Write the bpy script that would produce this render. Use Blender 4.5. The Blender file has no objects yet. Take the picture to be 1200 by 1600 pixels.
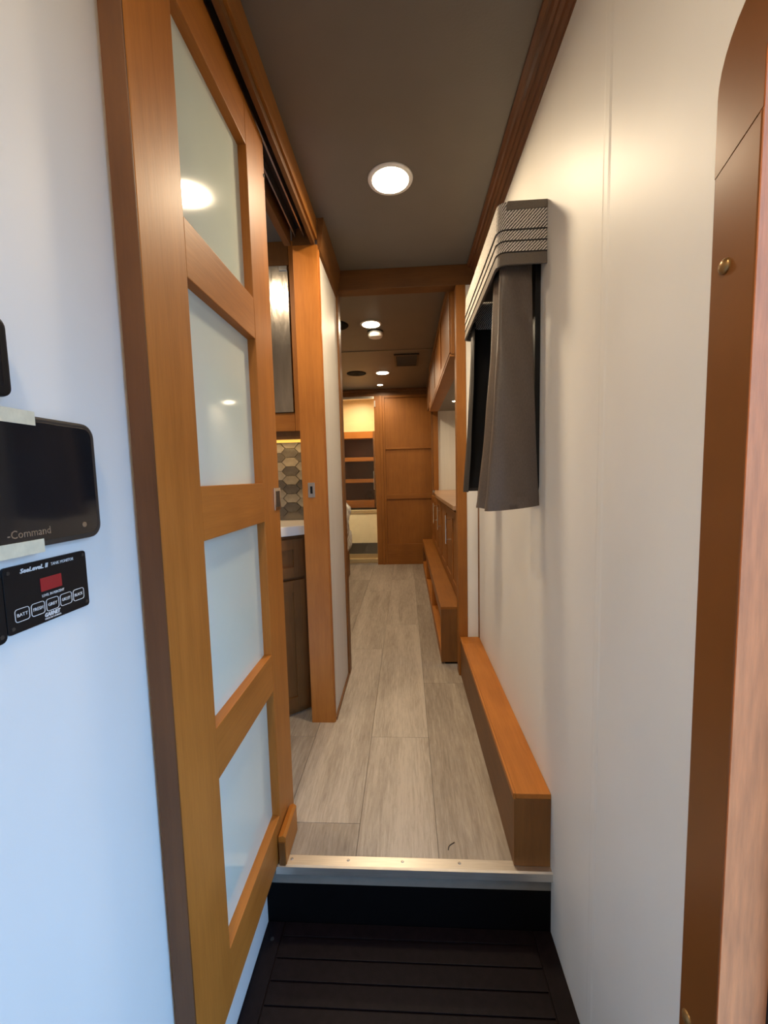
import bpy, bmesh, math, random
from mathutils import Vector, Matrix
random.seed(7)
S = bpy.context.scene
C = S.collection

# ------------------------------------------------------------------ camera
H = 1.05                                   # lens height above the hallway floor
R = ((0.99826985, -0.02017391, -0.05522978),
     (0.0532606, -0.08772334, 0.99472002),
     (-0.02491233, -0.99594058, -0.08649709))
cd = bpy.data.cameras.new('camera'); cam = bpy.data.objects.new('camera', cd); C.objects.link(cam)
m = Matrix.Identity(4)
for r in range(3):
    m[r][0] = R[r][0]; m[r][1] = -R[r][1]; m[r][2] = -R[r][2]
m.translation = (0, 0, H)
cam.matrix_world = m
cd.sensor_fit = 'HORIZONTAL'; cd.sensor_width = 24.0; cd.lens = 24.0 * 635 / 1200
cd.clip_start = 0.02
S.camera = cam

# ------------------------------------------------------------------ world and exposure
w = bpy.data.worlds.new('sky'); S.world = w; w.use_nodes = True
bg = w.node_tree.nodes['Background']
bg.inputs[0].default_value = (0.29, 0.57, 1.0, 1)
# overcast sky: three times brighter overhead than at the horizon
_nt = w.node_tree
_tc = _nt.nodes.new('ShaderNodeTexCoord'); _sp = _nt.nodes.new('ShaderNodeSeparateXYZ'); _nt.links.new(_tc.outputs['Generated'], _sp.inputs[0])
_mx = _nt.nodes.new('ShaderNodeMath'); _mx.operation = 'MAXIMUM'; _nt.links.new(_sp.outputs[2], _mx.inputs[0]); _mx.inputs[1].default_value = 0.0
_ma = _nt.nodes.new('ShaderNodeMath'); _ma.operation = 'MULTIPLY_ADD'; _nt.links.new(_mx.outputs[0], _ma.inputs[0])
_ma.inputs[1].default_value = 7.8; _ma.inputs[2].default_value = 3.9; _nt.links.new(_ma.outputs[0], bg.inputs[1])
S.view_settings.view_transform = 'Standard'; S.view_settings.look = 'None'
S.view_settings.gamma = 1; S.view_settings.use_curve_mapping = False
S.view_settings.exposure = 0.0
WARM = (1.0, 0.79, 0.53)

# ------------------------------------------------------------------ materials
def newmat(name):
    mt = bpy.data.materials.new(name); mt.use_nodes = True
    nt = mt.node_tree
    return mt, nt, nt.nodes['Principled BSDF']
def N(nt, t, **kw):
    n = nt.nodes.new(t)
    for k, v in kw.items():
        if k in n.inputs.keys(): n.inputs[k].default_value = v
        else: setattr(n, k, v)
    return n
def ramp(nt, stops):
    r = nt.nodes.new('ShaderNodeValToRGB')
    e = r.color_ramp.elements
    while len(e) < len(stops): e.new(0.5)
    for i, (p, c) in enumerate(stops):
        e[i].position = p; e[i].color = (*c, 1)
    return r
def plain(name, col, rough=0.5, metal=0.0, nscale=30, namt=0.06, bump=0.0, bscale=60, coat=0.0, stretch=(1, 1, 1), spec=0.5):
    mt, nt, b = newmat(name)
    tc = N(nt, 'ShaderNodeTexCoord'); mp = N(nt, 'ShaderNodeMapping', Scale=stretch)
    nt.links.new(tc.outputs['Object'], mp.inputs[0])
    nz = N(nt, 'ShaderNodeTexNoise', Scale=nscale, Detail=4.0)
    nt.links.new(mp.outputs[0], nz.inputs['Vector'])
    r = ramp(nt, [(0.3, [max(0, c * (1 - namt)) for c in col]), (0.7, [min(1, c * (1 + namt)) for c in col])])
    nt.links.new(nz.outputs['Fac'], r.inputs[0]); nt.links.new(r.outputs[0], b.inputs['Base Color'])
    b.inputs['Roughness'].default_value = rough; b.inputs['Metallic'].default_value = metal
    b.inputs['Coat Weight'].default_value = coat; b.inputs['Coat Roughness'].default_value = 0.08
    b.inputs['Specular IOR Level'].default_value = spec
    if bump:
        n2 = N(nt, 'ShaderNodeTexNoise', Scale=bscale, Detail=3.0); nt.links.new(mp.outputs[0], n2.inputs['Vector'])
        bp = N(nt, 'ShaderNodeBump', Strength=bump, Distance=0.01)
        nt.links.new(n2.outputs['Fac'], bp.inputs['Height']); nt.links.new(bp.outputs[0], b.inputs['Normal'])
    return mt
def wood(axis, lo=(0.35, 0.115, 0.014), hi=(0.49, 0.175, 0.027), rough=0.5):
    mt, nt, b = newmat('maple_' + axis)
    tc = N(nt, 'ShaderNodeTexCoord'); oi = N(nt, 'ShaderNodeObjectInfo')
    off = N(nt, 'ShaderNodeVectorMath', operation='SCALE'); off.inputs[0].default_value = (3.1, 5.7, 9.3)
    nt.links.new(oi.outputs['Random'], off.inputs['Scale'])
    ad = N(nt, 'ShaderNodeVectorMath', operation='ADD')
    nt.links.new(tc.outputs['Object'], ad.inputs[0]); nt.links.new(off.outputs[0], ad.inputs[1])
    sc = {'x': (1.2, 16, 16), 'y': (16, 1.2, 16), 'z': (16, 16, 1.2)}[axis]
    mp = N(nt, 'ShaderNodeMapping', Scale=sc); nt.links.new(ad.outputs[0], mp.inputs[0])
    nz = N(nt, 'ShaderNodeTexNoise', Scale=2.2, Detail=6.0, Roughness=0.6, Distortion=0.4); nt.links.new(mp.outputs[0], nz.inputs['Vector'])
    fine = N(nt, 'ShaderNodeTexNoise', Scale=14.0, Detail=3.0); nt.links.new(mp.outputs[0], fine.inputs['Vector'])
    blot = N(nt, 'ShaderNodeTexNoise', Scale=5.0, Detail=2.0); nt.links.new(ad.outputs[0], blot.inputs['Vector'])
    a1 = N(nt, 'ShaderNodeMath', operation='MULTIPLY'); nt.links.new(nz.outputs['Fac'], a1.inputs[0]); a1.inputs[1].default_value = 0.45
    a2 = N(nt, 'ShaderNodeMath', operation='MULTIPLY_ADD'); nt.links.new(fine.outputs['Fac'], a2.inputs[0]); a2.inputs[1].default_value = 0.2; nt.links.new(a1.outputs[0], a2.inputs[2])
    a3 = N(nt, 'ShaderNodeMath', operation='MULTIPLY_ADD'); nt.links.new(blot.outputs['Fac'], a3.inputs[0]); a3.inputs[1].default_value = 0.35; nt.links.new(a2.outputs[0], a3.inputs[2])
    r = ramp(nt, [(0.36, lo), (0.64, hi)]); nt.links.new(a3.outputs[0], r.inputs[0])
    nt.links.new(r.outputs[0], b.inputs['Base Color'])
    b.inputs['Roughness'].default_value = rough
    b.inputs['Coat Weight'].default_value = 0.06; b.inputs['Coat Roughness'].default_value = 0.32; b.inputs['Specular IOR Level'].default_value = 0.35
    bp = N(nt, 'ShaderNodeBump', Strength=0.05, Distance=0.004); nt.links.new(fine.outputs['Fac'], bp.inputs['Height']); nt.links.new(bp.outputs[0], b.inputs['Normal'])
    return mt
WX, WY, WZ = wood('x'), wood('y'), wood('z')
MWX, MWY, MWZ = [wood(a, (0.235, 0.082, 0.011), (0.33, 0.124, 0.02)) for a in 'xyz']
DWX = wood('x', (0.10, 0.038, 0.008), (0.165, 0.066, 0.016))
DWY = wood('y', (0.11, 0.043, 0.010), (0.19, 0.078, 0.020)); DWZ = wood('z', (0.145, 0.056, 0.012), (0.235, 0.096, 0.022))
CROWN = wood('y', (0.10, 0.036, 0.014), (0.185, 0.07, 0.026), 0.3)
SHELFW = wood('z', (0.050, 0.012, 0.003), (0.095, 0.025, 0.007), 0.6)
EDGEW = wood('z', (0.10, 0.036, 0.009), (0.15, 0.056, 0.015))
JAMBW = plain('raw_plywood_edge', (0.60, 0.19, 0.06), 0.6, nscale=22, namt=0.16, bump=0.08, bscale=60, stretch=(6, 6, 0.7))
SATIN = plain('satin_brown_trim', (0.20, 0.068, 0.014), 0.33, nscale=3, namt=0.14, bump=0.015, bscale=8, stretch=(2, 2, 1))
def floor_mat():
    mt, nt, b = newmat('greyed_oak_vinyl')
    tc = N(nt, 'ShaderNodeTexCoord'); oi = N(nt, 'ShaderNodeObjectInfo')
    off = N(nt, 'ShaderNodeVectorMath', operation='SCALE'); off.inputs[0].default_value = (7.1, 5.7, 1.3); nt.links.new(oi.outputs['Random'], off.inputs['Scale'])
    ad = N(nt, 'ShaderNodeVectorMath', operation='ADD'); nt.links.new(tc.outputs['Object'], ad.inputs[0]); nt.links.new(off.outputs[0], ad.inputs[1])
    mp = N(nt, 'ShaderNodeMapping', Scale=(42, 3.4, 42)); nt.links.new(ad.outputs[0], mp.inputs[0])
    g = N(nt, 'ShaderNodeTexNoise', Scale=3.0, Detail=10.0, Roughness=0.74, Distortion=0.35); nt.links.new(mp.outputs[0], g.inputs['Vector'])
    mp2 = N(nt, 'ShaderNodeMapping', Scale=(8, 0.8, 8)); nt.links.new(ad.outputs[0], mp2.inputs[0])
    g2 = N(nt, 'ShaderNodeTexNoise', Scale=1.5, Detail=2.0, Distortion=0.4); nt.links.new(mp2.outputs[0], g2.inputs['Vector'])
    s = N(nt, 'ShaderNodeMath', operation='MULTIPLY_ADD'); nt.links.new(g.outputs['Fac'], s.inputs[0]); s.inputs[1].default_value = 0.62
    s1 = N(nt, 'ShaderNodeMath', operation='MULTIPLY'); nt.links.new(g2.outputs['Fac'], s1.inputs[0]); s1.inputs[1].default_value = 0.38
    nt.links.new(s1.outputs[0], s.inputs[2])
    s2 = N(nt, 'ShaderNodeMath', operation='MULTIPLY_ADD'); nt.links.new(oi.outputs['Random'], s2.inputs[0]); s2.inputs[1].default_value = 0.13; nt.links.new(s.outputs[0], s2.inputs[2])
    r = ramp(nt, [(0.36, (0.20, 0.158, 0.122)), (0.53, (0.34, 0.282, 0.225)), (0.70, (0.50, 0.43, 0.355))])
    nt.links.new(s2.outputs[0], r.inputs[0]); nt.links.new(r.outputs[0], b.inputs['Base Color'])
    b.inputs['Roughness'].default_value = 0.42
    bp = N(nt, 'ShaderNodeBump', Strength=0.12, Distance=0.003); nt.links.new(g.outputs['Fac'], bp.inputs['Height']); nt.links.new(bp.outputs[0], b.inputs['Normal'])
    return mt
FLOOR = floor_mat()
def tweed():
    mt, nt, b = newmat('woven_tweed')
    tc = N(nt, 'ShaderNodeTexCoord')
    sx = N(nt, 'ShaderNodeSeparateXYZ'); nt.links.new(tc.outputs['Object'], sx.inputs[0])
    a = N(nt, 'ShaderNodeMath', operation='SUBTRACT'); nt.links.new(sx.outputs[1], a.inputs[0]); nt.links.new(sx.outputs[0], a.inputs[1])
    cb = N(nt, 'ShaderNodeCombineXYZ'); nt.links.new(a.outputs[0], cb.inputs[0]); nt.links.new(sx.outputs[2], cb.inputs[1])
    mp = N(nt, 'ShaderNodeMapping'); mp.inputs['Rotation'].default_value = (0, 0, math.radians(-42)); nt.links.new(cb.outputs[0], mp.inputs[0])
    wv = N(nt, 'ShaderNodeTexWave', Scale=52.0, Distortion=1.2, Detail=1.0); wv.inputs['Detail Scale'].default_value = 3.0
    wv.bands_direction = 'X'; nt.links.new(mp.outputs[0], wv.inputs['Vector'])
    nz = N(nt, 'ShaderNodeTexNoise', Scale=260.0, Detail=2.0); nt.links.new(cb.outputs[0], nz.inputs['Vector'])
    s = N(nt, 'ShaderNodeMath', operation='MULTIPLY_ADD'); nt.links.new(wv.outputs['Fac'], s.inputs[0]); s.inputs[1].default_value = 0.6
    s1 = N(nt, 'ShaderNodeMath', operation='MULTIPLY'); nt.links.new(nz.outputs['Fac'], s1.inputs[0]); s1.inputs[1].default_value = 0.4
    nt.links.new(s1.outputs[0], s.inputs[2])
    r = ramp(nt, [(0.36, (0.075, 0.062, 0.052)), (0.64, (0.80, 0.74, 0.67))]); nt.links.new(s.outputs[0], r.inputs[0])
    nt.links.new(r.outputs[0], b.inputs['Base Color']); b.inputs['Roughness'].default_value = 0.9
    bp = N(nt, 'ShaderNodeBump', Strength=0.5, Distance=0.001); nt.links.new(s.outputs[0], bp.inputs['Height']); nt.links.new(bp.outputs[0], b.inputs['Normal'])
    return mt
TWEED = tweed()
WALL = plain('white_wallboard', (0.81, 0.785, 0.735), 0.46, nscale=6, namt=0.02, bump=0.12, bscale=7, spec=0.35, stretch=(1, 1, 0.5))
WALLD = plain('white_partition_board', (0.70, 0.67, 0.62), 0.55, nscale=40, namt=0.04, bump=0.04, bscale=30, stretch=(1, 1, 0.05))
CEIL = plain('taupe_ceiling_panel', (0.15, 0.13, 0.105), 0.45, nscale=8, namt=0.04, bump=0.05, bscale=150)
FROST = plain('frosted_glass', (0.70, 0.79, 0.71), 0.07, nscale=3, namt=0.03, bump=0.02, bscale=6, coat=0.3)
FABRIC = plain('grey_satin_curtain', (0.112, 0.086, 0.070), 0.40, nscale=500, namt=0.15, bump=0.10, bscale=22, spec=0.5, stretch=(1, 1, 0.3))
FABRIC_SHADE = plain('shaded_grey_curtain', (0.028, 0.025, 0.024), 0.5, nscale=500, namt=0.15, bump=0.10, bscale=22, stretch=(1, 1, 0.3))  # same curtain fabric, darkened to paint in the shade at the far end
CREAM_LIT = plain('lit_cream_ledge', (0.90, 0.77, 0.50), 0.45, nscale=14, namt=0.03)  # closet cream made paler, standing in for strong light on the ledge
FABRICD = plain('grey_band_fabric', (0.14, 0.115, 0.092), 0.6, nscale=400, namt=0.1)
BLACKF = plain('black_lining', (0.008, 0.007, 0.008), 0.7)
PIPING = plain('dark_piping', (0.02, 0.015, 0.012), 0.6)
BLACK = plain('black_plastic', (0.006, 0.006, 0.007), 0.4, nscale=80, namt=0.1, spec=0.25)
BLACKG = plain('black_screen_glass', (0.010, 0.010, 0.012), 0.08, coat=0.3)
DGREY = plain('dark_grey_bezel', (0.035, 0.030, 0.026), 0.35)
RUBBER = plain('black_riser', (0.0015, 0.0012, 0.0015), 0.7, spec=0.1)
TREAD = plain('dark_ribbed_tread', (0.0085, 0.0045, 0.0050), 0.5, nscale=60, namt=0.3, bump=0.08, bscale=400, spec=0.14)
ALU = plain('brushed_aluminium', (0.78, 0.72, 0.64), 0.36, 0.9, nscale=14, namt=0.08, bump=0.05, bscale=30, stretch=(1, 25, 25))
CHROME = plain('chrome', (0.75, 0.73, 0.70), 0.18, 1.0, nscale=20, namt=0.05)
NICKEL = plain('brushed_nickel', (0.50, 0.46, 0.42), 0.35, 1.0, nscale=60, namt=0.08)
BRASS = plain('bronze_screw_cap', (0.30, 0.17, 0.06), 0.3, 0.6)
WHITEP = plain('white_plastic', (0.80, 0.77, 0.72), 0.4)
PAINT = plain('white_print', (0.75, 0.75, 0.75), 0.6)
REDW = plain('red_display_window', (0.33, 0.012, 0.018), 0.25)
TAPE = plain('cream_masking_tape', (0.68, 0.62, 0.45), 0.7, nscale=90, namt=0.08, bump=0.1)
QUARTZ = plain('white_solid_counter', (0.80, 0.76, 0.73), 0.3, nscale=40, namt=0.03)
LAMIN = wood('x', (0.34, 0.19, 0.10), (0.48, 0.29, 0.17), 0.35)
TILEL = plain('light_stone_tile', (0.27, 0.245, 0.205), 0.35, nscale=22, namt=0.3, bump=0.1)
TILED = plain('dark_stone_tile', (0.10, 0.09, 0.08), 0.3, nscale=22, namt=0.4, bump=0.1)
GROUT = plain('grey_grout', (0.20, 0.175, 0.145), 0.8)
REED = plain('rain_textured_mirror', (0.36, 0.32, 0.28), 0.22, 0.95, nscale=5, namt=0.15, bump=0.14, bscale=9, stretch=(6, 6, 1.2))
CREAM = plain('cream_panel', (0.80, 0.60, 0.32), 0.45, nscale=14, namt=0.03)
GREYB = plain('grey_step_face', (0.20, 0.18, 0.15), 0.6)
QUILT = plain('patterned_cushion_fabric', (0.72, 0.63, 0.54), 0.85, nscale=26, namt=0.7, bump=0.2)
GROUND = plain('dark_ground', (0.09, 0.085, 0.08), 0.9)  # unseen ground, dark so that it bounces little sky light indoors
def emis(name, col, st):
    mt, nt, b = newmat(name); b.inputs['Base Color'].default_value = (*col, 1)
    b.inputs['Emission Color'].default_value = (*col, 1); b.inputs['Emission Strength'].default_value = st
    return mt
LENS = emis('lit_lamp_lens', (1.0, 0.86, 0.62), 22.0)
LED = emis('amber_led_strip', (1.0, 0.50, 0.08), 1.3)
def glass():
    mt, nt, b = newmat('clear_glass')
    b.inputs['Base Color'].default_value = (0.95, 0.97, 0.96, 1); b.inputs['Roughness'].default_value = 0.02
    b.inputs['Transmission Weight'].default_value = 1.0; b.inputs['IOR'].default_value = 1.45
    return mt
GLASS = glass()

# ------------------------------------------------------------------ mesh helpers
def bm_(): return bmesh.new()
def bx(bm, x0, x1, y0, y1, z0, z1, bev=0.0):
    vs = [bm.verts.new(p) for p in ((x0, y0, z0), (x1, y0, z0), (x1, y1, z0), (x0, y1, z0), (x0, y0, z1), (x1, y0, z1), (x1, y1, z1), (x0, y1, z1))]
    fs = [bm.faces.new([vs[i] for i in q]) for q in ((0, 3, 2, 1), (4, 5, 6, 7), (0, 1, 5, 4), (1, 2, 6, 5), (2, 3, 7, 6), (3, 0, 4, 7))]
    if bev: bmesh.ops.bevel(bm, geom=list({e for f in fs for e in f.edges}), offset=bev, segments=2, affect='EDGES', profile=0.6)
    return bm
def prism(bm, pts, axis, a0, a1, bev=0.0):
    mk = {'x': lambda p, a: (a, p[0], p[1]), 'y': lambda p, a: (p[0], a, p[1]), 'z': lambda p, a: (p[0], p[1], a)}[axis]
    A = [bm.verts.new(mk(p, a0)) for p in pts]; B = [bm.verts.new(mk(p, a1)) for p in pts]
    n = len(pts); fs = [bm.faces.new(A[::-1]), bm.faces.new(B)]
    for i in range(n): fs.append(bm.faces.new((A[i], A[(i + 1) % n], B[(i + 1) % n], B[i])))
    bmesh.ops.recalc_face_normals(bm, faces=fs)
    if bev: bmesh.ops.bevel(bm, geom=list({e for f in fs[:2] for e in f.edges}), offset=bev, segments=2, affect='EDGES', profile=0.6)
    return bm
def cyl(bm, c, r, h, axis='z', seg=32, r2=None):
    rot = {'z': Matrix.Identity(4), 'x': Matrix.Rotation(math.pi / 2, 4, 'Y'), 'y': Matrix.Rotation(-math.pi / 2, 4, 'X')}[axis]
    bmesh.ops.create_cone(bm, cap_ends=True, segments=seg, radius1=r, radius2=r if r2 is None else r2, depth=h, matrix=Matrix.Translation(c) @ rot)
    return bm
def lathe(bm, prof, c, seg=40):                     # prof (r, z) revolved about the vertical through c
    rings = []
    for r, z in prof:
        rings.append([bm.verts.new((c[0] + r * math.cos(2 * math.pi * k / seg), c[1] + r * math.sin(2 * math.pi * k / seg), c[2] + z)) for k in range(seg)])
    for a, b in zip(rings, rings[1:]):
        for k in range(seg): bm.faces.new((a[k], a[(k + 1) % seg], b[(k + 1) % seg], b[k]))
    bmesh.ops.recalc_face_normals(bm, faces=bm.faces[:])
    return bm
def rrect(a0, a1, b0, b1, r, seg=6):
    rs = r if isinstance(r, (tuple, list)) else (r,) * 4
    out = []
    for (ca, cb, s, rr) in ((a1 - rs[0], b0 + rs[0], -90, rs[0]), (a1 - rs[1], b1 - rs[1], 0, rs[1]), (a0 + rs[2], b1 - rs[2], 90, rs[2]), (a0 + rs[3], b0 + rs[3], 180, rs[3])):
        for k in range(seg + 1):
            t = math.radians(s + 90 * k / seg); out.append((ca + rr * math.cos(t), cb + rr * math.sin(t)))
    return out
def ring(bm, outer, inner, axis, a0, a1):            # closed frame between two loops of equal length
    mk = {'x': lambda p, a: (a, p[0], p[1]), 'y': lambda p, a: (p[0], a, p[1])}[axis]
    L = [[bm.verts.new(mk(p, a)) for p in loop] for loop, a in ((outer, a0), (outer, a1), (inner, a1), (inner, a0))]
    n = len(outer)
    for j in range(4):
        P, Q = L[j], L[(j + 1) % 4]
        for i in range(n): bm.faces.new((P[i], P[(i + 1) % n], Q[(i + 1) % n], Q[i]))
    bmesh.ops.recalc_face_normals(bm, faces=bm.faces[:]); return bm
def sweep(bm, path, prof):                           # plan path (x,y), closed profile (offset to the left of travel, z)
    n = len(path); rows = []
    for i, p in enumerate(path):
        a = Vector(path[max(0, i - 1)]); b = Vector(path[min(n - 1, i + 1)]); d = (b - a).normalized(); nr = Vector((-d.y, d.x))
        rows.append([bm.verts.new((p[0] + nr.x * o, p[1] + nr.y * o, z)) for o, z in prof])
    k = len(prof)
    for a, b in zip(rows, rows[1:]):
        for j in range(k): bm.faces.new((a[j], a[(j + 1) % k], b[(j + 1) % k], b[j]))
    bm.faces.new(rows[0][::-1]); bm.faces.new(rows[-1])
    bmesh.ops.recalc_face_normals(bm, faces=bm.faces[:]); return bm
def circ(r, z, n=8): return [(r * math.cos(2 * math.pi * k / n), z + r * math.sin(2 * math.pi * k / n)) for k in range(n)]
def wpos(o):
    v = Vector((0, 0, 0))
    while o: v += Vector(o.location); o = o.parent
    return v
def obj(name, bm, mat, parent=None, label=None, smooth=False):
    xs = [v.co for v in bm.verts]
    mn = Vector([min(c[i] for c in xs) for i in range(3)]); mx = Vector([max(c[i] for c in xs) for i in range(3)])
    ctr = (mn + mx) / 2
    if parent is None: ctr.z = mn.z
    for v in bm.verts: v.co -= ctr
    me = bpy.data.meshes.new(name); bm.to_mesh(me); bm.free()
    me.materials.append(mat)
    if smooth:
        for p in me.polygons: p.use_smooth = True
    o = bpy.data.objects.new(name, me); C.objects.link(o)
    o.location = ctr - wpos(parent) if parent else ctr
    if parent: o.parent = parent
    if smooth: 
        md = o.modifiers.new('n', 'WEIGHTED_NORMAL') if False else None
    if label: o['label'] = label
    return o
def box(name, mat, parent, x0, x1, y0, y1, z0, z1, bev=0.0, label=None):
    return obj(name, bx(bm_(), x0, x1, y0, y1, z0, z1, bev), mat, parent, label)
def tag(o, label, cat=None, group=None, kind=None):
    if label: o['label'] = label
    if cat: o['category'] = cat
    if group: o['group'] = group
    if kind: o['kind'] = kind
    return o
def thing(name, loc, label, cat, group=None):
    o = bpy.data.objects.new(name, None); C.objects.link(o); o.location = loc; o.empty_display_size = 0.05
    return tag(o, label, cat, group)
def struct(name, loc, label=None):
    o = bpy.data.objects.new(name, None); C.objects.link(o); o.location = loc; o.empty_display_size = 0.05
    return tag(o, label, kind='structure')
def sbox(name, mat, *b, label=None, bev=0.0):
    o = box(name, mat, None, *b, bev=bev); return tag(o, label, kind='structure')
def text(s, name, y0, zc, h, mat, parent, x, width=None, shear=0.0, bold=0.0, align='LEFT'):
    cu = bpy.data.curves.new(name, 'FONT'); cu.body = s; cu.size = h * 1.38; cu.extrude = 0.00025; cu.shear = shear; cu.offset = bold
    cu.align_x = align; cu.align_y = 'CENTER'; cu.resolution_u = 2
    tmp = bpy.data.objects.new('t', cu); C.objects.link(tmp)
    dg = bpy.context.evaluated_depsgraph_get(); dg.update()
    me = bpy.data.meshes.new_from_object(tmp.evaluated_get(dg)); bpy.data.objects.remove(tmp)
    xs = [v.co.x for v in me.vertices]; wd = max(xs) - min(xs); s_ = width / wd if width else 1.0
    x0 = min(xs) if align == 'LEFT' else (min(xs) + max(xs)) / 2
    me.transform(Matrix(((0, 0, 1, 0), (s_, 0, 0, -x0 * s_), (0, 1, 0, 0), (0, 0, 0, 1))))
    me.materials.clear(); me.materials.append(mat)
    o = bpy.data.objects.new(name, me); C.objects.link(o); o.parent = parent
    o.location = Vector((x, y0, zc)) - wpos(parent); return o
LX, RX, CZ = -0.408, 0.364, 2.06                     # left wall, right wall, ceiling height

# ------------------------------------------------------------------ setting: floor
fl = struct('floor', (0, 2.0, 0), 'greyed oak plank floor running down the hallway')
box('subfloor', GROUT, fl, -1.35, 0.92, 1.012, 5.35, -0.06, -0.004)
G = 0.0006
def planks(x0, x1, joints, ymin=1.012, ymax=4.84):
    ys = [ymin] + [j for j in joints if ymin < j < ymax] + [ymax]
    for a, b in zip(ys, ys[1:]):
        box('plank', FLOOR, fl, x0 + G, x1 - G, a + G, b - G, -0.006, 0.0, 0.0008)
P = 1.257
for k, off in zip(range(-5, 4), (0.62, 1.2, 0.85, 0.3, 1.144, 1.557, 1.99, 1.35, 1.7)):
    x0 = -0.16 + (k + 1) * 0.23 - 0.23 + 0.23 * 0
    j = [off + i * P for i in range(-1, 5)]
    planks(max(x0, -1.35), min(x0 + 0.23, 0.92), j, 1.012)

# landing one step down, ribbed dark tread
st = thing('entry_step', (0, 0.3, -0.177), 'dark brown ribbed step mat at the bottom of the photo, one step below the hallway', 'step')
box('tread_base', TREAD, st, LX, RX, -0.5, 1.012, -0.21, -0.181)
yy = -0.45
while yy < 0.93:
    box('rib', TREAD, st, LX + 0.05, RX - 0.05, yy, yy + 0.0445, -0.181, -0.177, 0.0015); yy += 0.0475
box('tread_border', TREAD, st, LX + 0.0005, LX + 0.047, -0.5, 1.010, -0.181, -0.1765, 0.001)
box('tread_border', TREAD, st, RX - 0.047, RX - 0.0005, -0.5, 1.010, -0.181, -0.1765, 0.001)
box('tread_border', TREAD, st, LX + 0.05, RX - 0.05, 0.977, 1.010, -0.181, -0.1765, 0.001)
for sy in (0.967, 0.55):
    obj('screw', cyl(bm_(), (-0.382, sy, -0.176), 0.0045, 0.002, seg=12), DGREY, st)
riser = box('stair_riser', RUBBER, None, LX, RX, 1.012, 1.03, -0.2, -0.008)
tag(riser, 'black vertical riser between the dark step and the hallway floor', 'riser')
ts = thing('threshold_strip', (0, 1.01, 0), 'silver metal threshold strip with small screws along the hallway floor edge', 'threshold')
b = bm_(); prism(b, [(1.034, 0.0002), (1.034, 0.0022), (1.004, 0.0035), (0.999, 0.001), (0.998, -0.020), (1.003, -0.020), (1.006, -0.002), (1.011, 0.0002)], 'x', -0.374, RX)
obj('strip', b, ALU, ts)
for sx in (-0.336, -0.179, -0.03, 0.124):
    s = obj('screw', cyl(bm_(), (sx, 1.022, 0.0036), 0.0042, 0.0018, seg=14, r2=0.003), NICKEL, ts)

# ------------------------------------------------------------------ setting: walls and ceiling
sbox('ceiling', CEIL, -1.35, 0.92, -0.55, 3.366, CZ, CZ + 0.03, label='dark taupe ceiling over the hallway')
cl2 = sbox('ceiling', CEIL, -1.35, 0.92, 3.366, 5.35, CZ - 0.0, CZ + 0.03, label='dark taupe ceiling panel at the far end past the seam')
tag(sbox('trim_1', CEIL, -1.35, 0.235, 3.355, 3.381, CZ - 0.004, CZ - 0.0005), 'thin ceiling seam strip crossing before the air vent')
wl = sbox('wall_left', WALL, LX - 0.03, LX, -0.5, 1.05, -0.2, CZ, label='white left wall carrying the control panels')
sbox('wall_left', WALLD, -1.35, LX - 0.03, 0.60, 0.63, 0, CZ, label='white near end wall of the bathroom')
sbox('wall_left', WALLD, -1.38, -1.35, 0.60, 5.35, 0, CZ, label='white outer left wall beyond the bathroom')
sbox('wall_back', WALL, LX, RX + 0.03, -0.53, -0.50, -0.2, CZ)
wr = struct('wall_right', (RX, 1.2, 0), 'white right wall with a vertical batten seam')
yi0, yi1, zi1 = -0.22, 0.452, 1.483                  # entry door opening
box('wall_panel', WALL, wr, RX, RX + 0.045, yi1 + 0.004, 0.786, -0.2, CZ)
box('wall_panel', WALL, wr, RX, RX + 0.045, 0.786, 2.14, -0.2, CZ)
box('wall_panel', WALL, wr, RX, RX + 0.045, -0.5, yi0 - 0.004, -0.2, CZ)
box('wall_panel', WALL, wr, RX, RX + 0.045, yi0 - 0.004, yi1 + 0.004, zi1 + 0.004, CZ)
b = bm_(); prism(b, [(RX, 0.771), (RX - 0.0012, 0.778), (RX - 0.0012, 0.792), (RX, 0.799)], 'z', -0.178, 2.0)
obj('batten', b, WALL, wr, 'narrow white batten over the wall panel seam')
box('corner_strip', DWZ, wr, RX - 0.005, RX, 2.052, 2.066, 0.21, 1.98, 0.001, label='thin brown wooden corner strip')
# entry doorway at the right edge
d2 = struct('door_2', (RX, 0.1, -0.177), 'brown entry door surround with round corner at the right edge')
Z0 = -0.176; zs = 1.385; th = 0.006
o_ = rrect(yi0 - 0.062, yi1 + 0.062, Z0, zi1 + 0.062, (0.001, 0.085, 0.085, 0.001), 8)
i_ = rrect(yi0, yi1, Z0 + 0.0005, zi1, (0.0008, 0.03, 0.03, 0.0008), 8)
b = bm_(); prism(b, [(yi1, Z0), (yi1 + 0.062, Z0), (yi1 + 0.062, zs - 0.008), (yi1, zs + 0.018)], 'x', RX - th, RX - 0.0003, 0.002)
obj('frame_post', b, SATIN, d2)
b = bm_(); prism(b, [(yi0, Z0), (yi0 - 0.062, Z0), (yi0 - 0.062, zs - 0.008), (yi0, zs + 0.018)], 'x', RX - th, RX - 0.0003, 0.002)
obj('frame_post', b, SATIN, d2)
def arcp(cy, cz, r, a0, a1, n=10): return [(cy + r * math.cos(math.radians(a0 + (a1 - a0) * k / n)), cz + r * math.sin(math.radians(a0 + (a1 - a0) * k / n))) for k in range(n + 1)]
zt = zi1 + 0.062
outer = [(yi1 + 0.062, zs - 0.0076)] + arcp(yi1 + 0.062 - 0.085, zt - 0.085, 0.085, 0, 90) + arcp(yi0 - 0.062 + 0.085, zt - 0.085, 0.085, 90, 180) + [(yi0 - 0.062, zs - 0.0076)]
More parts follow.
